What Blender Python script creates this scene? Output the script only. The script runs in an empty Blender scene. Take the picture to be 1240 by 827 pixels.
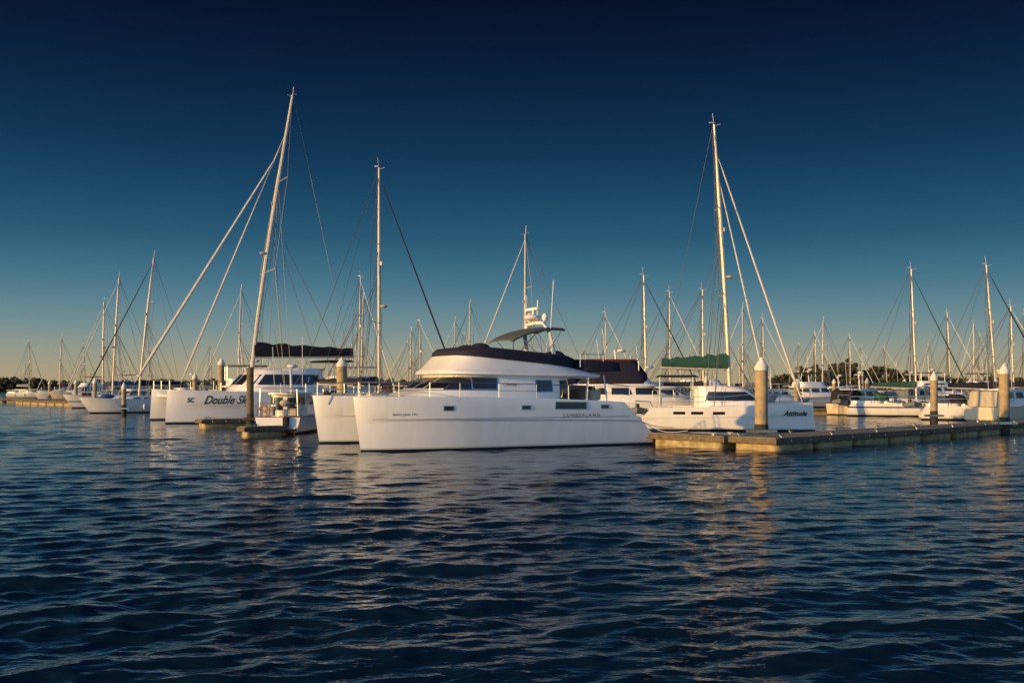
import bpy, math, random
import numpy as np
from mathutils import Vector
from mathutils.bvhtree import BVHTree
random.seed(7); rng=np.random.default_rng(5)
sc=bpy.context.scene
F=1205.6; H=2.75
def W(px,d): return ((px-620)/F*d, d)
def Zp(py,d): return H+(466-py)*d/F
def lin(c): return tuple(((x/255)/12.92 if x/255<=.04045 else ((x/255+.055)/1.055)**2.4) for x in c)

# ---------------- materials ----------------
MC={}
def mat(name,col,rough=.5,metal=0,noise=.12,nscale=3.,spec=.5,bump=0,coat=0,col2=None):
    if name in MC: return MC[name]
    m=bpy.data.materials.new(name); m.use_nodes=True; nt=m.node_tree; b=nt.nodes['Principled BSDF']
    tc=nt.nodes.new('ShaderNodeTexCoord'); n=nt.nodes.new('ShaderNodeTexNoise'); n.inputs['Scale'].default_value=nscale; n.inputs['Detail'].default_value=5
    nt.links.new(tc.outputs['Object'],n.inputs['Vector'])
    r=nt.nodes.new('ShaderNodeValToRGB'); r.color_ramp.elements[0].position=.3; r.color_ramp.elements[1].position=.7
    c2=col2 or tuple(x*(1-noise*2) for x in col)
    r.color_ramp.elements[0].color=(*c2,1); r.color_ramp.elements[1].color=(*col,1)
    nt.links.new(n.outputs['Fac'],r.inputs['Fac']); nt.links.new(r.outputs['Color'],b.inputs['Base Color'])
    b.inputs['Roughness'].default_value=rough; b.inputs['Metallic'].default_value=metal
    b.inputs['Specular IOR Level'].default_value=spec; b.inputs['Coat Weight'].default_value=coat
    if bump:
        bp=nt.nodes.new('ShaderNodeBump'); bp.inputs['Strength'].default_value=bump; bp.inputs['Distance'].default_value=.05
        nt.links.new(n.outputs['Fac'],bp.inputs['Height']); nt.links.new(bp.outputs['Normal'],b.inputs['Normal'])
    MC[name]=m; return m
def hullmat(name,col,boot=(.012,.018,.04),zb=.13,stripe=None,scol=(.03,.05,.15)):
    if name in MC: return MC[name]
    m=bpy.data.materials.new(name); m.use_nodes=True; nt=m.node_tree; b=nt.nodes['Principled BSDF']; N=nt.nodes.new
    tc=N('ShaderNodeTexCoord'); sp=N('ShaderNodeSeparateXYZ'); nt.links.new(tc.outputs['Object'],sp.inputs[0])
    n=N('ShaderNodeTexNoise'); n.inputs['Scale'].default_value=1.3; n.inputs['Detail'].default_value=6
    mp=N('ShaderNodeMapping'); mp.inputs['Scale'].default_value=(2,2,.5); nt.links.new(tc.outputs['Object'],mp.inputs[0]); nt.links.new(mp.outputs[0],n.inputs['Vector'])
    r=N('ShaderNodeValToRGB'); r.color_ramp.elements[0].position=.3; r.color_ramp.elements[1].position=.62
    r.color_ramp.elements[0].color=(col[0]*.93,col[1]*.93,col[2]*.92,1); r.color_ramp.elements[1].color=(*col,1)
    nt.links.new(n.outputs['Fac'],r.inputs['Fac']); cur=r.outputs['Color']
    def band(z0,z1,c,cur):
        a=N('ShaderNodeMath'); a.operation='GREATER_THAN'; a.inputs[1].default_value=z0; nt.links.new(sp.outputs['Z'],a.inputs[0])
        d=N('ShaderNodeMath'); d.operation='LESS_THAN'; d.inputs[1].default_value=z1; nt.links.new(sp.outputs['Z'],d.inputs[0])
        e=N('ShaderNodeMath'); e.operation='MULTIPLY'; nt.links.new(a.outputs[0],e.inputs[0]); nt.links.new(d.outputs[0],e.inputs[1])
        x=N('ShaderNodeMix'); x.data_type='RGBA'; nt.links.new(e.outputs[0],x.inputs[0]); nt.links.new(cur,x.inputs[6]); x.inputs[7].default_value=(*c,1)
        return x.outputs[2]
    cur=band(zb,zb+.07,(col[0]*.72,col[1]*.7,col[2]*.62),cur)
    cur=band(-9,zb,boot,cur)
    if stripe: cur=band(stripe[0],stripe[1],scol,cur)
    nt.links.new(cur,b.inputs['Base Color']); b.inputs['Roughness'].default_value=.25; b.inputs['Coat Weight'].default_value=.35
    MC[name]=m; return m
WHITE=mat('gelcoat_white',(.8,.8,.79),.3,noise=.04,nscale=1.5,coat=.2)
GLASS=mat('tinted_glass',(.012,.014,.018),.06,noise=.1,spec=.9)
NAVY=mat('canvas_navy',(.009,.011,.035),.85,noise=.2,nscale=5,bump=.3)
BLACK=mat('canvas_black',(.012,.012,.018),.85,noise=.2,nscale=5,bump=.3)
GREEN=mat('canvas_green',(.008,.075,.055),.8,noise=.2,nscale=5,bump=.3)
CREAM=mat('canvas_cream',(.5,.45,.36),.8,noise=.1,nscale=5,bump=.3)
RED=mat('canvas_red',(.3,.025,.02),.8,noise=.2,nscale=5)
GREYC=mat('canvas_grey',(.16,.19,.2),.8,noise=.1,nscale=5)
BLUEC=mat('canvas_blue',(.03,.09,.25),.8,noise=.1,nscale=5)
ALU=mat('mast_aluminium',(.62,.56,.46),.45,metal=.2,noise=.1)
SAIL=mat('furled_sailcloth',(.66,.63,.57),.8,noise=.12,nscale=4)
WIRE=mat('rigging_wire',(.14,.14,.15),.5,metal=.4)
STEEL=mat('stainless_steel',(.6,.6,.6),.25,metal=.9)
TEAK=mat('teak',(.28,.17,.09),.7,noise=.2,nscale=6)
CONC=mat('concrete_pontoon',(.27,.25,.22),.85,noise=.22,nscale=1.6,bump=.4)
WOOD=mat('weathered_timber',(.17,.13,.08),.85,noise=.28,nscale=4,bump=.5)
FLOAT=mat('float_concrete',(.46,.37,.2),.85,noise=.2,nscale=3,bump=.4,col2=(.2,.16,.08))
H_W=hullmat('hull_white',(.8,.8,.79))
H_W2=hullmat('hull_white_blue_stripe',(.78,.78,.76),stripe=(.75,.87))
H_W3=hullmat('hull_white_red_boot',(.76,.75,.72),boot=(.2,.02,.015),stripe=(.95,1.02),scol=(.25,.03,.03))
H_N=hullmat('hull_navy',(.02,.03,.08),boot=(.2,.03,.02))
H_C=hullmat('hull_cream',(.66,.57,.42),boot=(.03,.06,.03))
H_G=hullmat('hull_grey',(.4,.42,.43),boot=(.03,.03,.04),stripe=(.8,.9),scol=(.6,.6,.6))

# ---------------- mesh helpers ----------------
class M:
    def __init__(s): s.V=[]; s.F=[]
    def tube(s,pts,r,n=6):
        pts=[Vector(p) for p in pts]; k=len(pts)
        rs=r if isinstance(r,(list,tuple)) else [r]*k
        b=len(s.V)
        for i,p in enumerate(pts):
            t=(pts[min(i+1,k-1)]-pts[max(i-1,0)]).normalized()
            up=Vector((0,0,1)) if abs(t.z)<.85 else Vector((1,0,0))
            u=t.cross(up).normalized(); v=u.cross(t)
            for j in range(n):
                a=2*math.pi*j/n; s.V.append(tuple(p+(u*math.cos(a)+v*math.sin(a))*rs[i]))
        for i in range(k-1):
            for j in range(n):
                j2=(j+1)%n; s.F.append((b+i*n+j,b+i*n+j2,b+(i+1)*n+j2,b+(i+1)*n+j))
        s.F.append(tuple(b+j for j in range(n))[::-1]); s.F.append(tuple(b+(k-1)*n+j for j in range(n)))
    def box(s,c,d,rz=0,bev=0):
        x,y,z=d[0]/2,d[1]/2,d[2]/2; cs,sn=math.cos(rz),math.sin(rz); b=len(s.V)
        if bev<=0:
            P=[(-x,-y,-z),(x,-y,-z),(x,y,-z),(-x,y,-z),(-x,-y,z),(x,-y,z),(x,y,z),(-x,y,z)]
            Fc=[(0,3,2,1),(4,5,6,7),(0,1,5,4),(1,2,6,5),(2,3,7,6),(3,0,4,7)]
            for p in P: s.V.append((c[0]+p[0]*cs-p[1]*sn,c[1]+p[0]*sn+p[1]*cs,c[2]+p[2]))
            for f in Fc: s.F.append(tuple(b+i for i in f))
        else:
            s.rl([(c[2]-z,c[0]-x,c[0]+x,y,c[1],8),(c[2]+z-bev,c[0]-x,c[0]+x,y,c[1],8),(c[2]+z,c[0]-x+bev,c[0]+x-bev,y-bev,c[1],8)])
    def rl(s,rings,n=28):
        """loft of rounded rings: (z or (zfront,zaft), x0,x1,halfwidth,yc,power)"""
        b=len(s.V)
        for (z,x0,x1,hw,yc,p) in rings:
            zf,za=z if isinstance(z,tuple) else (z,z)
            cx=(x0+x1)/2; a=(x1-x0)/2
            for j in range(n):
                t=2*math.pi*(j+.5)/n; c,sn=math.cos(t),math.sin(t)
                x=math.copysign(abs(c)**(2/p),c); y=math.copysign(abs(sn)**(2/p),sn)
                s.V.append((cx+a*x,yc+hw*y,zf+(za-zf)*(x+1)/2))
        k=len(rings)
        for i in range(k-1):
            for j in range(n):
                j2=(j+1)%n; s.F.append((b+i*n+j,b+i*n+j2,b+(i+1)*n+j2,b+(i+1)*n+j))
        s.F.append(tuple(b+j for j in range(n))[::-1]); s.F.append(tuple(b+(k-1)*n+j for j in range(n)))
    def hull(s,L,B,f0,f1,yc=0,rake=.5,tail=0,tailz=.5,tm=.4,st=.8,lv=None,p=.75,NT=30,fm=None):
        lv=lv or [(-.22,.4),(0,.76),(.1,.81),(.35,.91),(.65,.97),(1,1)]
        fm=(f0+f1)/2-.06 if fm is None else fm
        b=len(s.V); nl=len(lv)
        for side in(-1,1):
            for i in range(NT+1):
                t=(i/NT)**1.25
                fz=f0*(1-t)*(1-2*t)+fm*4*t*(1-t)+f1*t*(2*t-1)
                for (zf,wf) in lv:
                    z=zf*fz
                    xs=-rake*zf if zf>=0 else -zf*1.5
                    xe=L-max(0,z-tailz)*tail
                    x=xs+t*(xe-xs)
                    f=(1-(1-min(t/tm,1))**2)**p if t<tm else 1-(1-st)*((t-tm)/(1-tm))**2
                    f=f**(1+.55*(1-max(zf,0)))
                    s.V.append((x,yc+side*max(B/2*f*wf,.03 if zf>.5 else .012),z))
        o=b+(NT+1)*nl
        for i in range(NT):
            for k in range(nl-1):
                a=b+i*nl+k; s.F.append((a,a+nl,a+nl+1,a+1))
                a=o+i*nl+k; s.F.append((a+1,a+nl+1,a+nl,a))
            a=b+i*nl+nl-1; c=o+i*nl+nl-1
            s.F.append((a,a+nl,c+nl,c))
        for k in range(nl-1):
            a=b+k; c=o+k; s.F.append((a,a+1,c+1,c))
            a=b+NT*nl+k; c=o+NT*nl+k; s.F.append((a+1,a,c,c+1))
    def bvh(s): return BVHTree.FromPolygons([Vector(v) for v in s.V],s.F)
    def patch(s,bv,cor,axis='y-',n=8,m=3,off=.015):
        cs=cor; b=len(s.V); ok={}
        for i in range(n+1):
            for j in range(m+1):
                a=i/n; c=j/m
                u=(cs[0][0]*(1-a)+cs[1][0]*a)*(1-c)+(cs[3][0]*(1-a)+cs[2][0]*a)*c
                z=(cs[0][1]*(1-a)+cs[1][1]*a)*(1-c)+(cs[3][1]*(1-a)+cs[2][1]*a)*c
                o,d={'y-':((u,-40,z),(0,1,0)),'y+':((u,40,z),(0,-1,0)),'x-':((-40,u,z),(1,0,0)),'x+':((60,u,z),(-1,0,0))}[axis]
                h=bv.ray_cast(Vector(o),Vector(d))[0]
                ok[(i,j)]=h is not None
                h=h if h is not None else Vector((u,0,z))
                s.V.append(tuple(h-Vector(d)*off))
        for i in range(n):
            for j in range(m):
                if all(ok[q] for q in((i,j),(i+1,j),(i+1,j+1),(i,j+1))):
                    s.F.append((b+i*(m+1)+j,b+(i+1)*(m+1)+j,b+(i+1)*(m+1)+j+1,b+i*(m+1)+j+1))
    def ell(s,c,r,n=10,k=6):
        b=len(s.V)
        for i in range(k+1):
            a=math.pi*i/k
            for j in range(n):
                t=2*math.pi*j/n; s.V.append((c[0]+r[0]*math.sin(a)*math.cos(t),c[1]+r[1]*math.sin(a)*math.sin(t),c[2]+r[2]*math.cos(a)))
        for i in range(k):
            for j in range(n):
                j2=(j+1)%n; s.F.append((b+i*n+j,b+(i+1)*n+j,b+(i+1)*n+j2,b+i*n+j2))
def textmesh(bv,body,size,x0,z0,side='y-',shear=.35,width=None,off=.02,wt=0):
    cu=bpy.data.curves.new('t','FONT'); cu.body=body; cu.size=size; cu.shear=shear; cu.resolution_u=3; cu.offset=wt
    ob=bpy.data.objects.new('t',cu); sc.collection.objects.link(ob)
    dg=bpy.context.evaluated_depsgraph_get(); me=ob.evaluated_get(dg).to_mesh()
    vs=[v.co.copy() for v in me.vertices]; fs=[tuple(p.vertices) for p in me.polygons]
    bpy.data.objects.remove(ob); m=M()
    if not vs: return m
    w=max(v.x for v in vs); k=(width/w) if width else 1
    for v in vs:
        u=x0+v.x*k if side=='y-' else x0-v.x*k
        d=Vector((0,1,0)) if side=='y-' else Vector((0,-1,0))
        h=bv.ray_cast(Vector((u,-40 if side=='y-' else 40,z0+v.y)),d)[0]
        if h is None: h=Vector((u,0,z0+v.y))
        m.V.append(tuple(h-d*off))
    m.F=fs; return m
def mkobj(name,m,ma,parent=None,smooth=True,ang=35):
    me=bpy.data.meshes.new(name); me.from_pydata(m.V,[],m.F); me.materials.append(ma)
    if smooth:
        me.polygons.foreach_set('use_smooth',[True]*len(me.polygons))
        me.set_sharp_from_angle(angle=math.radians(ang))
    ob=bpy.data.objects.new(name,me); sc.collection.objects.link(ob)
    if parent: ob.parent=parent
    return ob
def finish(name,parts,loc,th):
    e=bpy.data.objects.new(name,None); e.empty_display_size=.5; sc.collection.objects.link(e)
    e.location=(loc[0],loc[1],loc[2] if len(loc)>2 else 0); e.rotation_euler=(0,0,th)
    for pn,m,ma in parts:
        if m.V: mkobj(pn,m,ma,e)
    return e
def rail(m,pts,h=.65,r=.016,mid=True,step=1.3):
    top=[(p[0],p[1],p[2]+h) for p in pts]; m.tube(top,r,5)
    if mid: m.tube([(p[0],p[1],p[2]+h*.5) for p in pts],r*.6,4)
    for a,b in zip(pts[:-1],pts[1:]):
        L=(Vector(b)-Vector(a)).length; n=max(1,int(L/step))
        for i in range(n+1):
            p=Vector(a).lerp(Vector(b),i/n); m.tube([p,p+Vector((0,0,h))],r,4)
def dinghy(P,x,z,B):
    """inflatable tender hung athwartships on stern davits"""
    d=M(); w=B*.42
    d.tube([(x-.45,-w,z),(x-.5,w*.6,z),(x,w,z+.1),(x+.5,w*.6,z),(x+.45,-w,z)],[.17,.2,.2,.2,.17],8); P.append(('dinghy_tubes',d,GREYC))
    f=M(); f.box((x,-.1,z-.1),(.9,w*1.7,.08)); P.append(('dinghy_floor',f,WHITE))
    o=M(); o.box((x,-w-.1,z+.25),(.22,.3,.4),0,.05); P.append(('dinghy_outboard',o,BLACK))
    v=M()
    for s in(-1,1): v.tube([(x-1.1,s*w*.5,z-.1),(x-.8,s*w*.5,z+.6),(x+.1,s*w*.5,z+.65),(x+.1,s*w*.5,z+.1)],.03,5)
    P.append(('davits',v,STEEL))
def rig(P,xm,zb,zt,lean,yw,xbow,xstern,zdeck,boomL,boomz,cover,furl,covh=.35,k=1,stays=None,sp=2,backstay=True,xchain=None,r=None):
    mast=M(); w=M(); bm=M(); cv=M()
    r=r or (.055+.0028*zt)
    def mp(z): 
        a=(z-zb)/(zt-zb); return Vector((xm+lean*a**1.15,0,z))
    mast.tube([mp(zb+(zt-zb)*i/6) for i in range(7)],[r]*5+[r*.8,r*.6],8)
    mast.tube([mp(zt-.1),mp(zt-.1)+Vector((-.4,0,.1))],.02,4)
    mast.tube([mp(zt-.1),mp(zt-.1)+Vector((.1,0,.8))],.012*k,4)
    mast.box(tuple(mp(zt)+Vector((.2,0,.12))),(.25,.04,.04))
    mast.box(tuple(mp(zb+(zt-zb)*.6)+Vector((-r-.05,0,0))),(.12,.12,.25)); mast.tube([mp(zb+1.0)+Vector((0,-r-.1,0)),mp(zb+1.0)+Vector((0,r+.1,0))],.07,6)
    if random.random()<.45: mast.ell(tuple(mp(zb+(zt-zb)*.42)+Vector((-.35,0,0))),(.25,.25,.11))
    zz=[zb+(zt-zb)*(.35+.33*i) for i in range(sp)] if sp>1 else [zb+(zt-zb)*.5]
    xc=(xchain if xchain is not None else xm+.4)
    for i,z in enumerate(zz):
        wd=yw*(.62-.14*i)
        for s in(-1,1):
            tip=mp(z)+Vector((.25,s*wd,.1)); mast.tube([mp(z),tip],.028,4)
    for s in(-1,1):
        pr=Vector((xc,s*yw,zdeck))
        path=[pr]+[mp(z)+Vector((.25,s*yw*(.62-.14*i),.1)) for i,z in enumerate(zz)]+[mp(zt-.4)]
        for a,b in zip(path[:-1],path[1:]): w.tube([a,b],.013*k,4)
        w.tube([pr,mp(zz[0]-.2)],.011*k,4); w.tube([pr+Vector((.5,0,0)),mp(zb+(zt-zb)*.68)],.010*k,4)
    if backstay:
        ap=Vector((xstern-.15*(xstern-xm),0,zdeck+(zt-zdeck)*.15))
        for s in(-1,1): w.tube([(xstern,s*yw*.6,zdeck+.3),ap],.011*k,4)
        w.tube([ap,mp(zt)],.011*k,4)
    w.tube([mp(zt-.2)+Vector((r,0.05,0)),(xm+boomL*.95,0,boomz+.1)],.009*k,4)
    w.tube([mp(zt-.3)+Vector((r+.04,0.08,0)),mp(zb+1)+Vector((r+.12,.1,0))],.008*k,4)
    for (xf,zf,frac,rr,ma) in (stays or [(xbow,zdeck+.3,.97,.055,furl)]):
        f=M(); top=mp(zb+(zt-zb)*frac); b0=Vector((xf,0,zf)); 
        q=[b0.lerp(top,t) for t in(0,.04,.1,.5,.9,.95,1)]
        f.tube(q,[.02,rr*.9,rr*1.15,rr*.95,rr*.6,.02,.015],6); P.append(('furled_headsail',f,ma))
    z1=boomz+.12
    bm.tube([mp(boomz),(xm+boomL,0,z1)],.09,8)
    for s in(-1,1):
        for fx in(.3,.6,.85): w.tube([mp(zb+(zt-zb)*.55),(xm+boomL*fx,s*.12,z1+.3)],.007*k,4)
    n=17; ring=10
    for i in range(n):
        t=i/(n-1); x=mp(boomz).x+.05+(boomL-.2)*t; hh=covh*(1.25-.55*t)*(1+.07*math.sin(i*1.7)+.04*math.sin(i*3.9)); ww=.2*(1-.35*t)
        for j in range(ring):
            a=2*math.pi*j/ring; cv.V.append((x,ww*math.cos(a)*(1+.12*math.sin(i*2.9+j)),boomz+.12*t+.02+hh*.85+hh*math.sin(a)))
    for i in range(n-1):
        for j in range(ring):
            j2=(j+1)%ring; cv.F.append((i*ring+j,i*ring+j2,(i+1)*ring+j2,(i+1)*ring+j))
    cv.F.append(tuple(range(ring))); cv.F.append(tuple((n-1)*ring+j for j in range(ring)))
    P+= [('mast',mast,ALU),('rigging',w,WIRE),('boom',bm,ALU),('sail_cover',cv,cover)]

# ---------------- boats ----------------
def sailing_yacht(px,d,toppy,deg,L=11,furl=SAIL,cover=NAVY,hm=None,lean=.5,dodger=None,k=1,xm=None):
    th=math.radians(deg); xm=xm or L*.41; X,Y=W(px,d)
    loc=(X-xm*math.cos(th),Y-xm*math.sin(th)); zt=Zp(toppy,d); B=L*.31; fb=L*.115
    P=[]; h=M(); h.hull(L,B,fb*1.18,fb,0,rake=L*.09,tail=.5,st=.72); P.append(('hull',h,hm or H_W))
    c=M(); z0=fb*.96
    c.rl([(z0,L*.24,L*.72,B*.31,0,3),((z0+.3,z0+.36),L*.25,L*.72,B*.30,0,3),((z0+.42,z0+.52),L*.29,L*.71,B*.25,0,3)]); 
    c.rl([(z0-.02,L*.70,L*.97,B*.36,0,5),(z0+.28,L*.70,L*.97,B*.35,0,5)])
    P.append(('coachroof',c,WHITE)); g=M(); bv=c.bvh()
    for ax in('y-','y+'):
        for a in(.33,.42,.51,.6): g.patch(bv,[(L*a,z0+.12),(L*(a+.065),z0+.13),(L*(a+.06),z0+.27),(L*(a+.005),z0+.25)],ax,3,1)
    P.append(('windows',g,GLASS))
    dg=M(); zc=z0+.3
    dg.rl([(zc,L*.63,L*.76,B*.33,0,3),(zc+.5,L*.655,L*.77,B*.31,0,3),(zc+.68,L*.69,L*.775,B*.24,0,3)]); P.append(('sprayhood',dg,dodger or cover))
    if random.random()<.6:
        bi=M(); bi.rl([(zc+1.45,L*.8,L*.97,B*.33,0,5),(zc+1.56,L*.82,L*.95,B*.27,0,5)]); P.append(('bimini',bi,dodger or cover))
        fr=M()
        for s in(-1,1):
            for x in(.82,.95): fr.tube([(L*x,s*B*.32,zc),(L*x,s*B*.3,zc+1.47)],.02,4)
        P.append(('bimini_frame',fr,STEEL))
    if d<150 and random.random()<.5: dinghy(P,L+.6,fb+.1,B)
    r=M()
    for s in(-1,1): rail(r,[(L*.02,s*.12,fb*1.18),(L*.2,s*B*.38,fb*1.1),(L*.45,s*B*.48,fb*1.03),(L*.8,s*B*.44,fb),(L*.97,s*B*.36,fb)],.6,.014*k,step=1.6)
    r.tube([(-.3,0,fb*1.18+.6),(L*.02,.12,fb*1.18+.6)],.015,4); r.tube([(-.3,0,fb*1.18+.6),(L*.02,-.12,fb*1.18+.6)],.015,4); r.tube([(-.3,0,fb*1.18+.6),(-.2,0,fb*1.15)],.015,4)
    P.append(('rails',r,STEEL))
    fe=M()
    for x in(.4,.55,.7): 
        s=random.choice((-1,1)); fe.ell((L*x,s*(B*.5+.1),fb*.5),(.12,.12,.32))
    P.append(('fenders',fe,random.choice((WHITE,NAVY,WHITE))))
    # deck clutter: jerry cans, sail bag
    if d<140:
        jc=M()
        for i in range(random.randint(1,4)): jc.box((L*(.5+.05*i),random.choice((-1,1))*B*.42,fb+.25),(.28,.16,.4),0,.03)
        jc.ell((L*.15,.1,fb*1.1+.2),(.7,.3,.22)); P.append(('deck_gear',jc,random.choice((BLUEC,RED,CREAM,GREYC))))
    rig(P,xm,z0,zt,lean,B*.46,-L*.06,L,fb,L*.38,fb+1.35,cover,furl,k=k,covh=.26)
    return finish('sailing_yacht',P,loc,th)

def motor_cruiser(px,d,deg,L=10,fly=True,cover=NAVY,hm=None,tower=0,aftcanvas=None,ant=True,extra=False,enc=None):
    th=math.radians(deg); loc=W(px,d); B=L*.34; fb=L*.13; P=[]
    h=M(); h.hull(L,B,fb*1.3,fb*.95,0,rake=L*.1,tail=.1,st=.92,lv=[(-.22,.5),(0,.8),(.12,.88),(.14,.92),(.6,.97),(1,1.02)]); P.append(('hull',h,hm or H_W2))
    c=M(); z=fb*.98
    c.rl([(z,L*.14,L*.8,B*.42,0,3),(z+.4,L*.2,L*.8,B*.41,0,3),(z+.55,L*.3,L*.8,B*.4,0,3.5),(z+1.15,L*.42,L*.8,B*.36,0,4),(z+1.2,L*.38,L*.86,B*.4,0,4),(z+1.32,L*.39,L*.86,B*.39,0,4)])
    if fly: c.rl([(z+1.32,L*.42,L*.82,B*.38,0,4),(z+1.9,L*.46,L*.82,B*.36,0,4)])
    P.append(('cabin',c,WHITE)); bv=c.bvh(); g=M()
    for ax in('y-','y+'):
        for a,b2 in((.41,.54),(.56,.68),(.7,.78)): g.patch(bv,[(L*a,z+.62),(L*b2,z+.62),(L*b2,z+1.08),(L*(a+.015),z+1.08)],ax,4,2)
    for s in(-1,0,1): g.patch(bv,[(s*B*.22-B*.09,z+.62),(s*B*.22+B*.09,z+.62),(s*B*.22+B*.09,z+1.08),(s*B*.22-B*.09,z+1.08)],'x-',4,2)
    for s in(-1,1): g.patch(bv,[(s*B*.15-B*.1,z+.3),(s*B*.15+B*.1,z+.3),(s*B*.15+B*.1,z+1.05),(s*B*.15-B*.1,z+1.05)],'x+',4,2)
    P.append(('windows',g,GLASS)); r=M()
    for s in(-1,1): rail(r,[(0,s*.15,fb*1.3),(L*.2,s*B*.4,fb*1.2),(L*.45,s*B*.49,fb*1.1)],.7,.018,step=1.2)
    if extra:
        for s in(-1,1): rail(r,[(L*.97,s*B*.45,fb),(L*.85,s*B*.47,fb)],.7,.02,step=.6)
        rail(r,[(L*.98,-B*.44,fb),(L*.98,-B*.1,fb)],.7,.02,step=.5); rail(r,[(L*.98,B*.1,fb),(L*.98,B*.44,fb)],.7,.02,step=.5)
        sw=M(); sw.box((L+.35,0,.28),(.75,B*.8,.08)); P.append(('swim_platform',sw,TEAK))
        ob=M(); ob.box((L+.1,.5,.75),(.35,.3,.5),0,.06); ob.box((L+.15,.5,.3),(.14,.12,.7)); P.append(('outboard_motor',ob,BLACK))
        lr=M(); q=[(L*.99,-B*.3+.2*math.cos(a),fb+.4+.2*math.sin(a)) for a in [i*math.pi/6 for i in range(13)]]; lr.tube(q,.045,6); P.append(('life_ring',lr,mat('ring_orange',(.5,.2,.08),.6)))
        bb=M(); bb.box((L*.9,-B*.25,fb+.25),(.5,.6,.5),0,.05); bb.box((L*.88,B*.25,fb+.2),(.6,.5,.4),0,.05); bb.ell((L*.93,B*.1,fb+.7),(.25,.3,.2)); P.append(('cockpit_gear',bb,CREAM))
        aw=M(); aw.rl([(z+1.5,L*.7,L*.99,B*.42,0,6),(z+1.6,L*.72,L*.97,B*.36,0,5)]); P.append(('cockpit_awning',aw,CREAM))
        for s in(-1,1): r.tube([(L*.97,s*B*.4,fb),(L*.97,s*B*.38,z+1.52)],.022,5)
    P.append(('rails',r,STEEL))
    top=z+1.35+(.55 if fly else 0); bi=M(); fr=M()
    if fly:
        bi.rl([(top+1.0,L*.5,L*.84,B*.36,0,5),(top+1.13,L*.53,L*.81,B*.3,0,5)])
        for s in(-1,1):
            for x in(.52,.67,.82): fr.tube([(L*x,s*B*.35,top-.1),(L*x,s*B*.34,top+1.02)],.025,4)
    P.append(('flybridge_bimini',bi,cover))
    if aftcanvas:
        ac=M(); ac.rl([(z,L*.8,L*.97,B*.42,0,7),(z+1.1,L*.8,L*.95,B*.4,0,7),(z+1.25,L*.8,L*.92,B*.35,0,7)]); P.append(('aft_canvas',ac,aftcanvas))
    P.append(('frame',fr,STEEL))
    if enc:
        en=M(); en.rl([(top-.55,L*.45,L*.84,B*.385,0,5),(top+.1,L*.46,L*.84,B*.38,0,5),(top+.98,L*.52,L*.83,B*.35,0,5)]); P.append(('flybridge_enclosure',en,enc))
    a=M(); a.tube([(L*.62,0,top-.1),(L*.64,0,top+1.4+tower)],.07,6); a.ell((L*.6,0,top+1.5+tower*.6),(.32,.32,.13)); a.tube([(L*.64,-.5,top+1.3+tower*.8),(L*.64,.5,top+1.3+tower*.8)],.03,4)
    if ant: a.tube([(L*.7,B*.3,top),(L*.73,B*.32,top+3.2)],.018,4); a.tube([(L*.7,-B*.3,top),(L*.73,-B*.32,top+2.6)],.016,4)
    P.append(('radar_mast',a,WHITE))
    return finish('motor_cruiser',P,loc,th)

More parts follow.
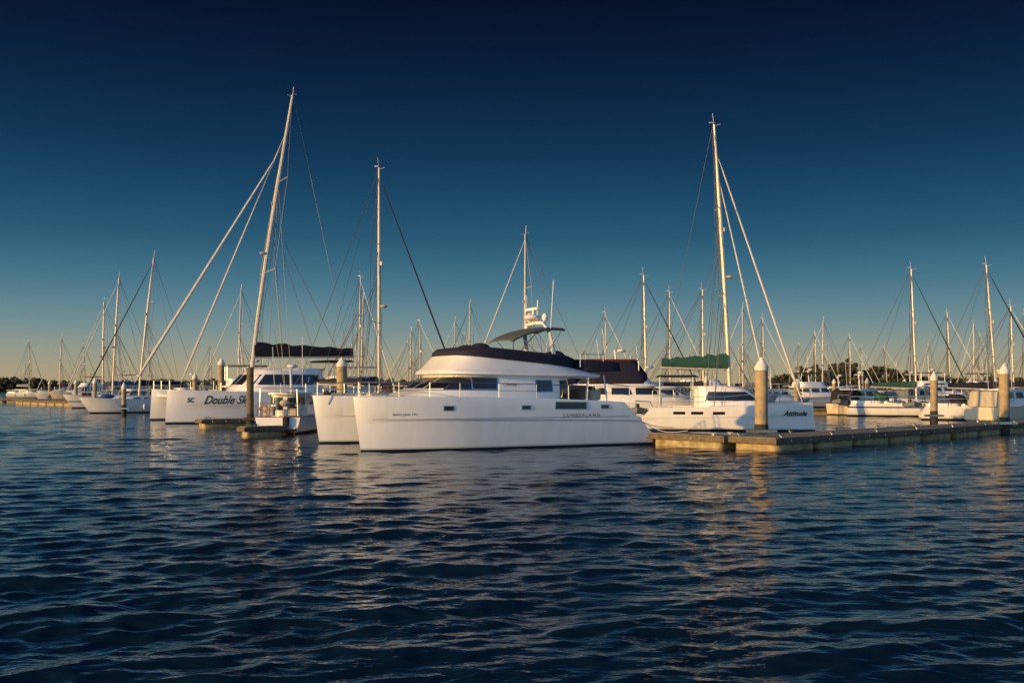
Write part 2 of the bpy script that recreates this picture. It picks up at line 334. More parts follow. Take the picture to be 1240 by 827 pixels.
CLV=[(-.2,.45),(0,.72),(.1,.78),(.4,.9),(.55,.94),(.57,.985),(.8,1.0),(1,.99)]
def sailing_catamaran(loc,deg,L,spc,hb,f0,f1,cab,cover,txt=None,rigp=None,hm=None,near='y-',tail=1.0,bim=None):
    th=math.radians(deg); P=[]; h=M(); S=spc/2
    for s in(-1,1): h.hull(L,hb*2,f0,f1,s*S,rake=-.15,tail=tail,tailz=.4,tm=.42,st=.85,lv=CLV,p=.62)
    P.append(('hulls',h,hm or H_W)); bv=h.bvh(); b=M()
    b.rl([(f0*.42,L*.3,L*.9,S,0,8),(f0*.5,L*.27,L*.9,S,0,8),(f1*.97,L*.26,L*.9,S,0,8)]); b.tube([(L*.04,-S,f0*.8),(L*.04,S,f0*.8)],.14,8)
    P.append(('bridge_deck',b,WHITE)); t=M(); t.box((L*.155,0,f0*.84),(L*.22,spc-hb*1.2,.03)); P.append(('trampoline',t,GREYC))
    c=M(); x0,x1,hw,zc=cab
    c.rl([(f1*.96,x0-1.1,x1,hw,0,3),(f1+(zc-f1)*.25,x0-.8,x1,hw*.98,0,3),(zc-.18,x0+.3,x1,hw*.86,0,3.2),(zc,x0+.9,x1+.3,hw*.78,0,3.4)])
    P.append(('coachroof',c,WHITE)); cb=c.bvh(); g=M(); za=f1+(zc-f1)*.32; zb2=f1+(zc-f1)*.74
    for ax in('y-','y+'): g.patch(cb,[(x0-.2,za),(x1-.6,za),(x1-.8,zb2),(x0+.6,zb2)],ax,14,3)
    for q in(-1,0,1): g.patch(cb,[(hw*(.42*q-.19),za),(hw*(.42*q+.19),za),(hw*(.42*q+.18),zb2),(hw*(.42*q-.18),zb2)],'x-',5,3)
    for ax in('y-','y+'):
        for a in(.5,.62,.72): g.patch(bv,[(L*a,f1*.72),(L*a+.7,f1*.72),(L*a+.7,f1*.84),(L*a,f1*.84)],ax,3,1)
    P.append(('windows',g,GLASS))
    r=M()
    for s in(-1,1): rail(r,[(.3,s*(S+.0),f0),(L*.2,s*(S+hb*.8),f0*.98),(L*.5,s*(S+hb*.95),f1*1.02),(L*.85,s*(S+hb*.85),f1)],.65,.016,step=1.7)
    rail(r,[(.3,-S,f0),(.3,S,f0)],.65,.014,step=3); P.append(('rails',r,STEEL))
    k=M(); k.rl([(zc+.55,x1-.3,x1+2.4,hw*.8,0,6),(zc+.68,x1-.1,x1+2.2,hw*.7,0,6)]); P.append(('cockpit_bimini',k,bim or cover))
    fr=M()
    for s in(-1,1):
        for x in(x1+.1,x1+2.1): fr.tube([(x,s*hw*.75,f1),(x,s*hw*.75,zc+.58)],.03,5)
    P.append(('bimini_frame',fr,STEEL)); dinghy(P,L*.99,f1*.8,spc*.7)
    if txt:
        for (bd,size,x,z,wd,sh) in txt: P.append(('lettering',textmesh(bv,bd,size,x,z,near,sh,wd,wt=.012),mat('lettering_black',(.015,.015,.02),.5)))
    rig(P,**rigp)
    return finish('sailing_catamaran',P,loc,th)

# ---- main power catamaran ----
def power_catamaran():
    S=3.3
    th=math.radians(25.6); near=Vector((-6.21,40.9)); perp=Vector((-math.sin(th),math.cos(th))); o=near+perp*S
    P=[]; h=M()
    lv=[(-.2,.5),(0,.66),(.06,.7),(.3,.8),(.5,.87),(.56,.885),(.575,.945),(.8,.985),(.97,1.0),(1,.985)]
    for s in(-1,1): h.hull(13.9,2.1,2.27,2.0,s*S,rake=.32,tail=1.15,tailz=.45,tm=.38,st=.86,lv=lv,p=.62,NT=44,fm=2.24)
    P.append(('hulls',h,hullmat('hull_powercat',(.83,.84,.85),zb=.1))); bv=h.bvh()
    b=M(); b.rl([(.95,3.2,12.2,S-.4,0,8),(1.2,2.5,12.4,S-.1,0,8),((2.18,1.93),1.5,12.3,S,0,8),((2.24,1.98),1.6,12.2,S-.1,0,8)]); P.append(('bridge_deck',b,WHITE))
    c=M()
    c.rl([((2.15,1.95),2.2,10.9,2.72,0,3.4),((2.42,2.4),2.9,10.9,2.7,0,3.6),((2.56,2.55),3.35,10.8,2.66,0,3.8),((3.18,3.1),4.45,10.7,2.5,0,4.2),((3.22,3.14),4.5,10.7,2.5,0,4.2)],40)
    P.append(('cabin',c,WHITE)); cb=c.bvh()
    f=M()
    f.rl([((3.2,3.1),4.35,12.1,2.65,0,4.2),((3.27,3.15),4.05,12.4,2.85,0,4.2),((3.38,3.25),4.1,12.4,2.83,0,4.2),((3.52,3.3),4.3,12.3,2.65,0,4.2),((4.0,3.55),4.75,10.9,2.42,0,4.2),((4.12,3.62),4.85,10.8,2.38,0,4.2)],40)
    P.append(('flybridge',f,WHITE))
    cv=M(); cv.rl([((4.1,3.56),4.82,11.0,2.43,0,4.2),((4.3,3.72),4.88,11.1,2.44,0,4.2),((4.46,3.98),5.1,11.1,2.36,0,4.2),((4.53,4.1),5.7,10.9,2.1,0,4)],40)
    cv.rl([(3.42,10.9,13.4,2.35,0,6),((3.88,3.8),10.9,13.3,2.3,0,6),((3.98,3.88),11.1,13.1,2.1,0,6)],32)
    for (x,y,rx,ry,rz,zz) in((6.4,-.9,.5,.6,.3,4.4),(6.5,.9,.5,.6,.28,4.4),(8.4,0,.8,1.2,.25,4.2),(10.2,-1.1,.5,.6,.35,4.05)): cv.ell((x,y,zz),(rx,ry,rz),14,8)
    P.append(('flybridge_cover',cv,NAVY))
    g=M()
    for (a,b2,a2,b3) in((4.15,5.25,4.75,5.27),(5.33,6.45,5.35,6.5)):
        for ax in('y-','y+'): g.patch(cb,[(a,2.6),(b2,2.58),(b3,3.06),(a2,3.1)],ax,8,4,.02)
    g.patch(cb,[(8.45,2.45),(9.3,2.45),(9.3,2.98),(8.45,2.98)],'y-',4,3,.02)
    g.patch(cb,[(9.75,2.1),(10.35,2.1),(10.35,2.98),(9.75,2.98)],'y-',4,3,.02)
    for a,b2 in((-2.25,-1.3),(-1.15,-.08),(.08,1.15),(1.3,2.25)): g.patch(cb,[(a,2.62),(b2,2.62),(b2*.94,3.12),(a*.94,3.12)],'x-',6,4,.03)
    g.patch(bv,[(8.55,1.72),(10.1,1.70),(10.1,1.99),(8.55,2.01)],'y-',8,2,.02)
    for x in(3.3,6.9,10.9): g.patch(bv,[(x,1.72),(x+.38,1.72),(x+.38,1.86),(x,1.86)],'y-',3,2,.02)
    g.patch(cb,[(-1.0,2.1),(1.0,2.1),(1.0,3.0),(-1.0,3.0)],'x+',4,3,.03)
    P.append(('windows',g,GLASS))
    fr=M()
    for q in [[(8.4,2.40),(9.35,2.40),(9.35,3.03),(8.4,3.03)],[(4.02,2.55),(6.52,2.53),(6.57,3.11),(4.68,3.15)]]: fr.patch(cb,q,'y-',12,4,.010)
    fr.patch(bv,[(8.5,1.68),(10.15,1.66),(10.15,2.03),(8.5,2.05)],'y-',8,2,.010)
    for x in(3.3,6.9,10.9): fr.patch(bv,[(x-.04,1.68),(x+.42,1.68),(x+.42,1.9),(x-.04,1.9)],'y-',3,2,.010)
    P.append(('window_frames',fr,STEEL))
    wp=M()
    for y in(-1.7,-.5,.7,1.9): wp.tube([(3.5,y,2.6),(3.95,y*.98-.25,2.95)],.015,4)
    P.append(('windscreen_wipers',wp,BLACK))
    st=M(); 
    for i in range(28):
        x=.4+i*.43; st.patch(bv,[(x,1.335),(x+.43,1.335),(x+.43,1.36),(x,1.36)],'y-',2,1,.012)
    P.append(('hull_knuckle_line',st,mat('grey_stripe',(.3,.32,.34),.5)))
    rr=M()
    for s in(-1,1):
        rail(rr,[(-.1,s*S,2.27),(1.4,s*(S+.72),2.26),(4,s*(S+.98),2.24),(7.6,s*(S+.98),2.18),(9.2,s*(S+.96),2.12)],.62,.019,step=1.25)
        rail(rr,[(11.3,s*(S+.8),2.02),(12.5,s*(S+.75),1.9)],.8,.019,step=1.1)
        rr.tube([(12.0,s*2.9,1.95),(12.0,s*2.6,3.2)],.035,6); rr.tube([(11.0,s*2.7,2.0),(11.2,s*2.5,3.2)],.05,6)
    rail(rr,[(-.1,-S,2.27),(.6,-1.2,2.22),(.6,1.2,2.22),(-.1,S,2.27)],.62,.019,step=1.4)
    rail(rr,[(10.9,-2.3,3.6),(12.2,-2.2,3.6)],.6,.015,step=.8)
    P.append(('rails',rr,STEEL))
    bi=M(); n=14; w=1.4
    prof=[(7.85+2.75*t, 4.85+.62*math.sin(min(t*1.9,math.pi/2))**.8-.1*max(0,t-.6)) for t in [i/n for i in range(n+1)]]
    for off in(0,.09):
        for (x,z) in prof:
            for j in range(9):
                y=-w+2*w*j/8; bi.V.append((x,y,z+off-.12*(y/w)**4))
    k=9; tot=(n+1)*k
    for i in range(n):
        for j in range(8):
            a=i*k+j; bi.F.append((a,a+1,a+k+1,a+k)); bi.F.append((tot+a,tot+a+k,tot+a+k+1,tot+a+1))
        for j,sg in((0,1),(8,-1)):
            a=i*k+j; bi.F.append((a,a+k,tot+a+k,tot+a))
    for j in range(8):
        bi.F.append((j,tot+j,tot+j+1,j+1)); a=n*k+j; bi.F.append((a,a+1,tot+a+1,tot+a))
    P.append(('bimini_top',bi,mat('canvas_slate',(.07,.085,.1),.8,noise=.1,nscale=5))); bf=M()
    for s in(-1,1):
        for x,zx in((8.2,5.15),(9.2,5.42),(10.4,5.4)): bf.tube([(9.3,s*1.6,4.0),(x,s*1.37,zx-.1)],.022,5)
    P.append(('bimini_frame',bf,STEEL))
    rm=M()
    for s in(-1,1): rm.tube([(10.1,s*1.5,3.6),(9.8,s*1.3,5.2),(9.7,s*.9,5.7),(9.7,0,5.75)],[.11,.1,.09,.09],8)
    rm.ell((9.5,-.1,6.0),(.42,.42,.16),16,8); rm.tube([(9.6,0,5.75),(9.6,0,6.4)],.06,6); rm.box((9.6,.1,6.42),(.14,1.3,.12)); rm.ell((9.9,.9,6.05),(.22,.22,.26)); rm.tube([(9.9,.9,5.6),(9.9,.9,5.9)],.05,6)
    rm.ell((9.8,-.85,5.98),(.15,.15,.2)); rm.tube([(9.7,-.25,5.7),(9.72,-.25,6.85)],.03,5); rm.tube([(9.85,-1.3,5.2),(10.0,-1.35,7.7)],.022,5); rm.tube([(9.85,1.3,5.2),(9.9,1.35,7.2)],.02,5)
    P.append(('radar_arch',rm,WHITE))
    se=M(); se.box((12.2,0,2.3),(.6,3.2,.5),0,.08); se.box((1.3,-1.2,2.36),(.7,.6,.12),0,.04); se.box((2.2,1.3,2.32),(.6,.6,.06),0,.02)
    P.append(('cockpit_seat_and_hatches',se,CREAM))
    an=M(); an.box((.2,0,2.35),(1.0,.2,.14)); an.tube([(-.25,0,2.3),(-.45,0,1.9)],.05,6); P.append(('anchor_roller',an,STEEL))
    steps=M()
    for s in(-1,1):
        steps.box((13.55,s*S,.5),(1.0,1.3,.1)); steps.box((12.95,s*S,.95),(.6,1.2,.1)); steps.box((12.55,s*S,1.4),(.5,1.15,.1))
    P.append(('stern_steps',steps,TEAK))
    ml=M()
    for a,b2 in(((13.2,-S,1.3),(15.2,-S-1.5,.65)),((12.3,-S+.2,1.9),(16.5,-S+1.5,.65)),((13.2,S,1.3),(16,S-1,.65))):
        A,Bv=Vector(a),Vector(b2); ml.tube([A.lerp(Bv,t)-Vector((0,0,.35*math.sin(t*math.pi))) for t in(0,.2,.4,.6,.8,1)],.018,4)
    P.append(('mooring_lines',ml,SAIL))
    blk=mat('lettering_dark',(.05,.05,.06),.5)
    P.append(('lettering',textmesh(bv,'C U M B E R L A N D',.2,8.9,1.42-.06,'y-',0,1.9),blk))
    P.append(('lettering',textmesh(bv,'BAD JAX 191',.14,1.15,1.5,'y-',0,1.0),blk))
    P.append(('lettering',textmesh(cb,'Charley',.2,6.75,2.72,'y-',.4,.75),blk))
    tn=M(); tn.ell((13.6,-S+.2,1.0),(.18,.18,.3)); P.append(('fender',tn,WHITE))
    return finish('power_catamaran',P,(o.x,o.y),th)
power_catamaran()

# ---- named sailing cats ----
th=math.radians(27); nb=Vector(W(200,70.5)); pr=Vector((-math.sin(th),math.cos(th)))
o=nb+pr*4.2
sailing_catamaran((o.x,o.y),27,16,8.4,.95,2.45,2.2,(6.2,12.3,3.4,4.05),BLACK,
  txt=[('Double Sky',.85,2.5,1.42,3.4,.5),('SC',.45,1.4,1.55,.5,.2)],
  rigp=dict(xm=7.0,zb=3.9,zt=25.7,lean=3.2,yw=4.0,xbow=-1,xstern=15.5,zdeck=2.3,boomL=8.2,boomz=4.95,cover=BLACK,furl=SAIL,covh=.5,k=1.5,
    stays=[(-1.6,2.9,.82,.12,SAIL),(1.7,2.9,.87,.085,SAIL)],sp=2,backstay=False,xchain=8.6,r=.16))
sailing_catamaran((18.3,61.3),172,10.6,4.6,.62,1.75,1.4,(3.4,7.0,1.9,2.7),GREEN,bim=BLACK,
  txt=[('Attitude',.42,1.9,.95,1.4,.5)],near='y+',
  rigp=dict(xm=4.8,zb=2.6,zt=19.0,lean=.95,yw=2.3,xbow=.3,xstern=10,zdeck=1.5,boomL=4.3,boomz=3.75,cover=GREEN,furl=SAIL,covh=.42,k=1.4,
    stays=[(.4,1.7,.9,.07,SAIL),(2.4,1.8,.82,.06,SAIL)],sp=2,backstay=False,xchain=5.9,r=.125))

SY=sailing_yacht; MCr=motor_cruiser
SY(459,67,203,166,L=11.8,furl=BLACK,cover=BLACK,lean=0,k=1.4,xm=5.3)
# left fleet
SY(168,100,310,40,L=11.5,furl=BLACK,cover=NAVY,lean=1.5,k=1.6)
SY(136,122,335,42,L=11.5,furl=SAIL,cover=BLUEC,lean=.8,k=2,hm=H_W2)
SY(124,142,365,45,L=11,furl=SAIL,cover=CREAM,lean=.2,k=2)
SY(72,190,408,40,L=9,furl=SAIL,cover=NAVY,lean=.3,k=2)
SY(288,128,350,30,L=11,cover=NAVY,lean=.4,k=2)
SY(434,108,335,150,L=11,furl=SAIL,cover=NAVY,lean=-.3,k=1.8)
SY(437,122,360,25,L=11,furl=RED,cover=RED,lean=.3,k=1.8)
MCr(178,112,45,L=9,fly=False,cover=NAVY,hm=H_W)
MCr(95,150,40,L=11,fly=True,cover=CREAM); MCr(50,205,40,L=10,fly=False,hm=H_W); MCr(66,172,42,L=10,fly=True,cover=NAVY,hm=H_C)
MCr(232,104,32,L=11,fly=True,cover=NAVY); MCr(330,112,32,L=15,fly=True,cover=CREAM,tower=2.4,hm=H_W)
MCr(262,150,32,L=12,fly=True,cover=BLACK); MCr(118,112,45,L=8,fly=False,aftcanvas=NAVY)
# stern-on cruiser beside the bows
MCr(377,63.5,268,L=8.0,fly=False,cover=CREAM,hm=H_W3,extra=True)
MCr(405,86,200,L=11,fly=True,cover=GREYC)
# centre
SY(636,82,283,22,L=11.5,furl=SAIL,cover=NAVY,lean=0,k=1.5)
SY(783,86,333,168,L=10.5,furl=BLACK,cover=NAVY,lean=.25,k=1.5,hm=H_N)
SY(734,118,378,160,L=10,lean=.1,k=1.8); SY(812,104,353,160,L=10.5,lean=.1,k=1.8,cover=BLUEC); SY(852,96,350,165,L=10.5,lean=.1,k=1.8,furl=GREYC)
SY(550,150,388,30,L=11,k=2,lean=.1); SY(568,140,368,25,L=11,k=2,lean=.1,furl=BLUEC); SY(497,155,400,25,L=11,k=2,lean=.1); SY(509,135,388,155,L=11,k=2,lean=.1)
MCr(874,69.5,184,L=11.8,fly=True,cover=RED,hm=H_W,aftcanvas=NAVY,enc=NAVY,tower=.4)
MCr(770,92,190,L=12,fly=True,cover=RED,tower=1.2,enc=NAVY); MCr(880,80,186,L=10.5,fly=False,cover=CREAM,hm=H_C,aftcanvas=CREAM)
MCr(520,98,25,L=12,fly=True,cover=NAVY,tower=.6); MCr(930,100,180,L=11,fly=True,cover=GREYC,tower=.8)
# right fleet
SY(1110,88,325,165,L=10,furl=GREEN,cover=GREEN,lean=.45,k=1.6,hm=H_W2)
SY(1207,78,320,165,L=9.5,furl=BLACK,cover=NAVY,lean=.75,k=1.6)
SY(1152,132,378,160,L=10,lean=.5,k=2); SY(1228,100,370,160,L=10,lean=.3,k=2); SY(988,150,402,160,L=9,lean=.1,k=2,hm=H_N); SY(996,138,388,20,L=10,lean=.1,k=2)
SY(1030,160,405,160,L=9,lean=.1,k=2,cover=BLUEC); SY(1243,118,380,160,L=10,lean=.2,k=2); SY(925,128,385,160,L=10,lean=.1,k=2); SY(900,112,372,20,L=10,lean=-.1,k=1.8,cover=CREAM)
SY(1075,170,420,150,L=9,k=2); SY(1180,160,392,20,L=9,k=2,lean=-.2)
MCr(1082,96,215,L=8.5,fly=False,cover=CREAM,hm=H_C,aftcanvas=BLACK); MCr(1135,100,222,L=9,fly=False,hm=H_W2,aftcanvas=GREYC)
MCr(1200,86,252,L=8.5,fly=False,hm=H_W,aftcanvas=BLACK,ant=False); MCr(1262,80,215,L=9,fly=False,hm=H_C,aftcanvas=CREAM)
MCr(1030,125,200,L=10,fly=True,cover=NAVY,hm=H_G); MCr(1060,140,200,L=10,fly=False,hm=H_W); MCr(1185,130,190,L=11,fly=True,cover=GREYC,hm=H_N)
MCr(1240,140,195,L=11,fly=True,cover=NAVY); MCr(975,115,205,L=8,fly=False,hm=H_W2,aftcanvas=NAVY)
# far rows
for i in range(16):
    px=30+i*78+random.uniform(-25,25); d=random.uniform(185,255)
    SY(px,d,random.uniform(398,425),random.choice((25,35,160,168,150)),L=random.uniform(8.5,11.5),lean=random.uniform(-.3,.5),k=2.2,
       cover=random.choice((NAVY,BLUEC,CREAM,GREYC,BLACK)),hm=random.choice((H_W,H_W2,H_N,H_C,H_G)),furl=random.choice((SAIL,GREYC,BLUEC,SAIL)))

# ---------------- docks & pilings ----------------
def pontoon(p0,p1,w,name='floating_dock',z=.55,cleats=True):
    p0=Vector(p0);p1=Vector(p1); d=p1-p0; L=d.length; th=math.atan2(d.y,d.x)
    dk=M();wa=M();fl=M();ex=M();bo=M()
    n=max(1,int(L/2.4))
    for i in range(n): dk.box(((i+.5)*L/n,w/2,z-.05+random.uniform(-.006,.006)),(L/n-.03,w-.12,.1))
    nb=max(1,int(L/4.8))
    for i in range(nb):
        for y in(.0,w): wa.box(((i+.5)*L/nb,y,z-.14),(L/nb-.02,.12,.24))
        for y in(-.065,w+.065):
            for q in(.2,.5,.8): bo.box(((i+q)*L/nb,y,z-.14),(.07,.02,.07))
    for x in(-.062,L+.062): wa.box((x,w/2,z-.143),(.12,w+.13,.23))
    m=max(1,int(L/3.2))
    for i in range(m): fl.box(((i+.5)*L/m,w/2,z-.6),(L/m-.35 if m>1 else L-.1,w-.14,.64),0,.03)
    if cleats:
        for i in range(int(L/4)+1):
            for y in(.14,w-.14):
                x=.6+i*4
                if x<L: ex.tube([(x-.16,y,z+.1),(x+.16,y,z+.1)],.025,5); ex.box((x,y,z+.05),(.12,.05,.1))
    return finish(name,[('deck_planks',dk,CONC),('waler',wa,WOOD),('floats',fl,FLOAT),('cleats',ex,STEEL),('bolts',bo,STEEL)],(p0.x,p0.y),th)
c0=Vector((11.0,41.4)); db=Vector((.746,.666)); pb=Vector((-.666,.746))
pontoon(c0,c0+db*70,2.4)
a0=c0+pb*2.5+db*1.2
pontoon(a0,a0+pb*8.3,1.5)
pontoon(W(246,64),W(300,65.5),1.6)
pontoon(W(298,52.8),W(346,54.1),1.0)
pontoon((-75,150),(-20,92),2.2); pontoon((-20,92),(60,96),2.2); pontoon((-10,125),(110,128),2.2); pontoon((-95,160),(-10,165),2.2)
def piling(px,d,topz,r=.27,cap=True,wood=False):
    m=M(); m.tube([(0,0,-1),(0,0,topz-.5)],r,16); c=M()
    if cap: c.tube([(0,0,topz-.6),(0,0,topz-.45),(0,0,topz-.43),(0,0,topz)],[r*1.05,r*1.05,r*1.08,.04],16)
    else: c.tube([(0,0,topz-.52),(0,0,topz-.4)],[r*1.03,r],16)
    g=M(); g.tube([(0,0,-1),(0,0,.85),(0,0,.95)],[r*1.07,r*1.07,r*1.0],16)
    hp=M(); hp.box((0,r+.12,.62),(r*2+.5,.12,.14)); hp.box((0,-r-.12,.62),(r*2+.5,.12,.14)); hp.box((r+.16,0,.62),(.12,r*2+.1,.139)); hp.box((-r-.16,0,.62),(.12,r*2+.1,.139))
    X,Y=W(px,d)
    return finish('mooring_piling',[('pile',m,PILE if not wood else WOOD),('cap',c,CAPM if cap else WOOD),('marine_growth',g,GROW),('guide_hoop',hp,STEEL if not wood else WOOD)],(X,Y),random.random()*.5)
PILE=mat('pile_concrete',(.44,.34,.2),.8,noise=.24,nscale=2,bump=.3); CAPM=mat('pile_cap_plastic',(.75,.74,.68),.5,noise=.05); GROW=mat('marine_growth',(.05,.05,.035),.95,noise=.3,nscale=9,bump=.8)
piling(922,46.3,4.05,.3); piling(1216,56.5,4.0,.28); piling(1131,70,3.7,.25); piling(965,84,3.3,.25)
piling(303,63.5,4.3,.22,False,True); piling(414,66,4.6,.34,True); piling(268,90,5.2,.3); piling(150,92,3.0,.22); piling(325,80,3.6,.25); piling(236,98,4,.25)
for px,d in((92,140),(115,118),(60,175),(1050,115),(1095,125),(1175,110),(1010,130),(855,90),(720,100),(560,110)): piling(px,d,3.6,.25)

# ---------------- far shore & trees ----------------
g=M(); n=60
for i in range(n+1):
    x=-700+1400*i/n
    yy=430+25*math.sin(i*.7)
    g.V+= [(x,yy,-.3),(x,yy+6,1.0),(x,yy+60,2.0),(x,2500,2.5)]
for i in range(n):
    for k in range(3): a=i*4+k; g.F.append((a,a+4,a+5,a+1))
mkobj('far_shore_ground',g,mat('shore_ground',(.06,.06,.035),.9,noise=.3,nscale=.1))
LEAF=mat('foliage',(.06,.065,.028),.8,noise=.3,nscale=.35,col2=(.02,.03,.012))
def treeline(name,spec):
    tr=M(); V=[];Fq=[]
    for (px,d,ht,wd) in spec:
        X=(px-620)/F*d; Y=d; tr.tube([(X,Y,0),(X+.3,Y,ht*.4),(X+.6,Y,ht*.75)],[.35,.25,.12],5)
        for _ in range(4):
            a=random.random()*6.28; tr.tube([(X+.3,Y,ht*.4),(X+math.cos(a)*wd*.3,Y+math.sin(a)*wd*.3,ht*.75)],[.16,.05],4)
        for c in range(15):
            a=random.random()*6.28; rr=wd*.5*random.random()**.5
            cx,cy=X+math.cos(a)*rr,Y+math.sin(a)*rr; cz=ht*(.15+.78*random.random()*(1-.35*rr/(wd*.5))); cs=wd*(.12+.12*random.random())
            for l in range(48):
                v=rng.normal(size=3); v/=np.linalg.norm(v); p=np.array((cx,cy,cz))+v*cs*np.array((1,1,.75))*(.5+.5*random.random())
                u=rng.normal(size=3); u/=np.linalg.norm(u); w2=np.cross(u,v); w2/=max(1e-3,np.linalg.norm(w2)); s=.4+.45*random.random(); b=len(V)
                V.extend([tuple(p-u*s),tuple(p+w2*s*.6),tuple(p+u*s),tuple(p-w2*s*.6)]); Fq.append((b,b+1,b+2,b+3))
    lm=M(); lm.V=V; lm.F=Fq
    e=bpy.data.objects.new(name,None); sc.collection.objects.link(e)
    mkobj('foliage',lm,LEAF,e,False); mkobj('trunks',tr,mat('bark',(.08,.06,.04),.9),e)
sp=[]
px=940
while px<1110:
    k=math.sin((px-940)/170*math.pi); sp.append((px,430+random.random()*20,(8.5+6.5*k)*(.75+.4*random.random()),7+4*random.random())); px+=4+random.random()*5
px=1110
while px<1300: sp.append((px,470+random.random()*20,6+3*random.random(),8+3*random.random())); px+=7+random.random()*8
treeline('distant_treeline',sp); sp=[]; px=-60
while px<50: sp.append((px,440+random.random()*20,5+2.5*random.random(),8+3*random.random())); px+=5+random.random()*5
while px<560: sp.append((px,520+random.random()*30,5+2.5*random.random(),9+4*random.random())); px+=9+random.random()*10
treeline('distant_treeline',sp)

# ---------------- water ----------------
rows=[-3000,-800,-200,-60,-20,-8,0,3]; y=4.5
while y<130: rows.append(y); y*=1.0045
while y<6000: rows.append(y); y*=1.045
rows=np.array(rows); 
u=np.arange(-.66,.6601,.0015); u=np.concatenate(([-.9,-.75],u,[.75,.9]))
R,C=len(rows),len(u)+2
X=np.zeros((R,C)); Yg=np.repeat(rows[:,None],C,1); wv=np.maximum(rows,7)
X[:,1:-1]=u[None,:]*wv[:,None]; X[:,0]=-9000; X[:,-1]=9000
Z=np.zeros((R,C))
sl=np.maximum(.0015*wv,.0045*np.abs(rows)); sl[rows<4]=50
NCmp=90
lams=np.exp(np.linspace(np.log(.16),np.log(3.6),NCmp))
act=(rows>4)&(rows<220); ya=Yg[act]; xa=X[act]; za=np.zeros_like(xa); dx=np.zeros_like(xa); dy=np.zeros_like(xa)
gust=1+.25*np.sin(xa*.13+ya*.09+1)*np.sin(ya*.11-xa*.05)+.15*np.sin(xa*.41-ya*.23)
for i,l in enumerate(lams):
    k=2*math.pi/l; a=math.radians(-66)+rng.normal()*.6; kx,ky=math.cos(a)*k,math.sin(a)*k
    st=.0225*(1.0 if l<.8 else (.8/l)**.7)*(1 if l>.35 else .8)
    wt=np.clip((l/sl[act]-3)/3,0,1)[:,None]
    ph=kx*xa+ky*ya+rng.random()*6.28; A=st/k*wt
    za+=A*np.cos(ph); dx-=A*math.cos(a)*np.sin(ph)*.9; dy-=A*math.sin(a)*np.sin(ph)*.9
za*=gust
Z[act]=za; xa2=xa+dx; 
xa2[:,0]=-9000; xa2[:,-1]=9000; X[act]=xa2; Yg[act]=ya+dy
co=np.stack([X,Yg,Z],-1).reshape(-1,3).astype(np.float32)
idx=np.arange(R*C).reshape(R,C); q=np.stack([idx[:-1,:-1],idx[:-1,1:],idx[1:,1:],idx[1:,:-1]],-1).reshape(-1,4).astype(np.int32)
me=bpy.data.meshes.new('water'); me.vertices.add(len(co)); me.vertices.foreach_set('co',co.ravel())
me.loops.add(q.size); me.loops.foreach_set('vertex_index',q.ravel()); me.polygons.add(len(q)); me.polygons.foreach_set('loop_start',np.arange(len(q),dtype=np.int32)*4)
me.polygons.foreach_set('use_smooth',np.ones(len(q),dtype=bool)); me.update(calc_edges=True)
wm=bpy.data.materials.new('water'); wm.use_nodes=True; nt=wm.node_tree; b=nt.nodes['Principled BSDF']
b.inputs['Base Color'].default_value=(.005,.022,.045,1); b.inputs['Roughness'].default_value=.03; b.inputs['IOR'].default_value=1.4; b.inputs['Specular IOR Level'].default_value=.85
ge=nt.nodes.new('ShaderNodeNewGeometry')
def noi(sc_,st):
    mp=nt.nodes.new('ShaderNodeMapping'); mp.inputs['Scale'].default_value=st; mp.inputs['Rotation'].default_value=(0,0,.38); nt.links.new(ge.outputs['Position'],mp.inputs[0])
    n=nt.nodes.new('ShaderNodeTexNoise'); n.inputs['Scale'].default_value=sc_; n.inputs['Detail'].default_value=3; nt.links.new(mp.outputs[0],n.inputs['Vector']); return n.outputs['Fac']
b1=nt.nodes.new('ShaderNodeBump'); b1.inputs['Strength'].default_value=1; b1.inputs['Distance'].default_value=.022; nt.links.new(noi(2.8,(.8,1.7,1)),b1.inputs['Height'])
b2=nt.nodes.new('ShaderNodeBump'); b2.inputs['Strength'].default_value=1; b2.inputs['Distance'].default_value=.005; nt.links.new(noi(9,(.8,1.5,1)),b2.inputs['Height']); nt.links.new(b1.outputs['Normal'],b2.inputs['Normal'])
nt.links.new(b2.outputs['Normal'],b.inputs['Normal'])
me.materials.append(wm); wo=bpy.data.objects.new('water',me); sc.collection.objects.link(wo)

# ---------------- sky ----------------
w=bpy.data.worlds.new('World'); sc.world=w; w.use_nodes=True; nt=w.node_tree; nt.nodes.clear(); N=nt.nodes.new
sund=Vector((-.855,-.52,0)).normalized(); el=math.radians(8)
tc=N('ShaderNodeTexCoord'); s3=N('ShaderNodeSeparateXYZ'); nt.links.new(tc.outputs['Generated'],s3.inputs[0])
mu=N('ShaderNodeMath'); mu.operation='MULTIPLY'; mu.inputs[1].default_value=2; mu.use_clamp=True; nt.links.new(s3.outputs['Z'],mu.inputs[0])
rp=N('ShaderNodeValToRGB'); cr=rp.color_ramp; cr.interpolation='B_SPLINE'
st=[(0,(180,156,118)),(.05,(160,158,136)),(.11,(118,146,150)),(.19,(72,120,142)),(.29,(37,86,116)),(.43,(18,55,88)),(.58,(10,32,62)),(.72,(6,16,38)),(1,(4,8,24))]
cr.elements[0].position=0; cr.elements[0].color=(*lin(st[0][1]),1); cr.elements[1].position=1; cr.elements[1].color=(*lin(st[-1][1]),1)
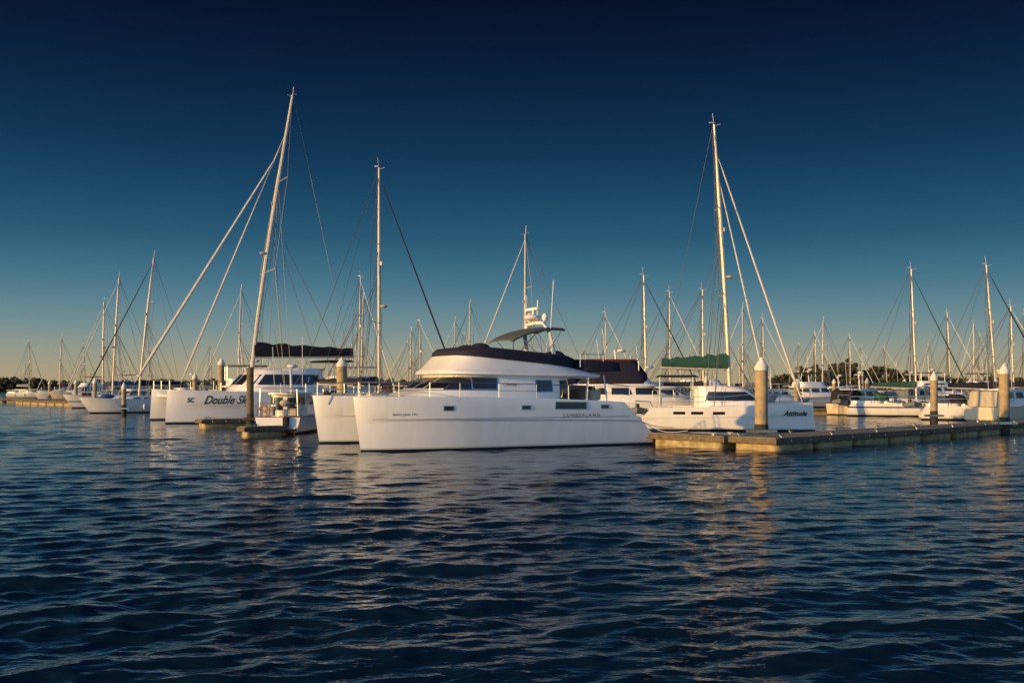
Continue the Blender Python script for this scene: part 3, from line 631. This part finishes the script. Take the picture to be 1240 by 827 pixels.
for p_,c_ in st[1:-1]:
    e=cr.elements.new(p_); e.color=(*lin(c_),1)
nt.links.new(mu.outputs[0],rp.inputs[0])
sk=N('ShaderNodeTexSky'); sk.sky_type='NISHITA'; sk.sun_disc=False; sk.sun_elevation=el; sk.sun_rotation=math.atan2(sund.x,sund.y); sk.altitude=0; sk.dust_density=1.0
tn=N('ShaderNodeMix'); tn.data_type='RGBA'; tn.blend_type='MULTIPLY'; tn.inputs[0].default_value=1; nt.links.new(sk.outputs[0],tn.inputs[6]); tn.inputs[7].default_value=(1.05,1.5,2.25,1)
B1=N('ShaderNodeBackground'); B1.inputs[1].default_value=1; nt.links.new(rp.outputs[0],B1.inputs[0])
B2=N('ShaderNodeBackground'); B2.inputs[1].default_value=.12; nt.links.new(tn.outputs[2],B2.inputs[0])
mr=N('ShaderNodeMapRange'); mr.interpolation_type='SMOOTHSTEP'; mr.inputs[1].default_value=.3; mr.inputs[2].default_value=-.5; mr.inputs[3].default_value=0; mr.inputs[4].default_value=1; nt.links.new(s3.outputs['Y'],mr.inputs[0])
mx=N('ShaderNodeMixShader'); nt.links.new(mr.outputs[0],mx.inputs[0]); nt.links.new(B1.outputs[0],mx.inputs[1]); nt.links.new(B2.outputs[0],mx.inputs[2])
ou=N('ShaderNodeOutputWorld'); nt.links.new(mx.outputs[0],ou.inputs[0])
L=bpy.data.lights.new('sun','SUN'); L.energy=5; L.angle=math.radians(.5); L.color=(1,.56,.17); so=bpy.data.objects.new('sun',L); sc.collection.objects.link(so)
sv=Vector((sund.x*math.cos(el),sund.y*math.cos(el),math.sin(el))); so.rotation_euler=sv.to_track_quat('Z','Y').to_euler()
cam=bpy.data.cameras.new('camera'); cam.lens=35; cam.sensor_width=36; cam.shift_y=53/1240; cam.clip_end=12000; co_=bpy.data.objects.new('camera',cam); sc.collection.objects.link(co_)
co_.location=(0,0,H); co_.rotation_euler=(math.radians(90),0,0); sc.camera=co_
sc.view_settings.view_transform='Standard'; sc.view_settings.look='None'; sc.view_settings.exposure=0
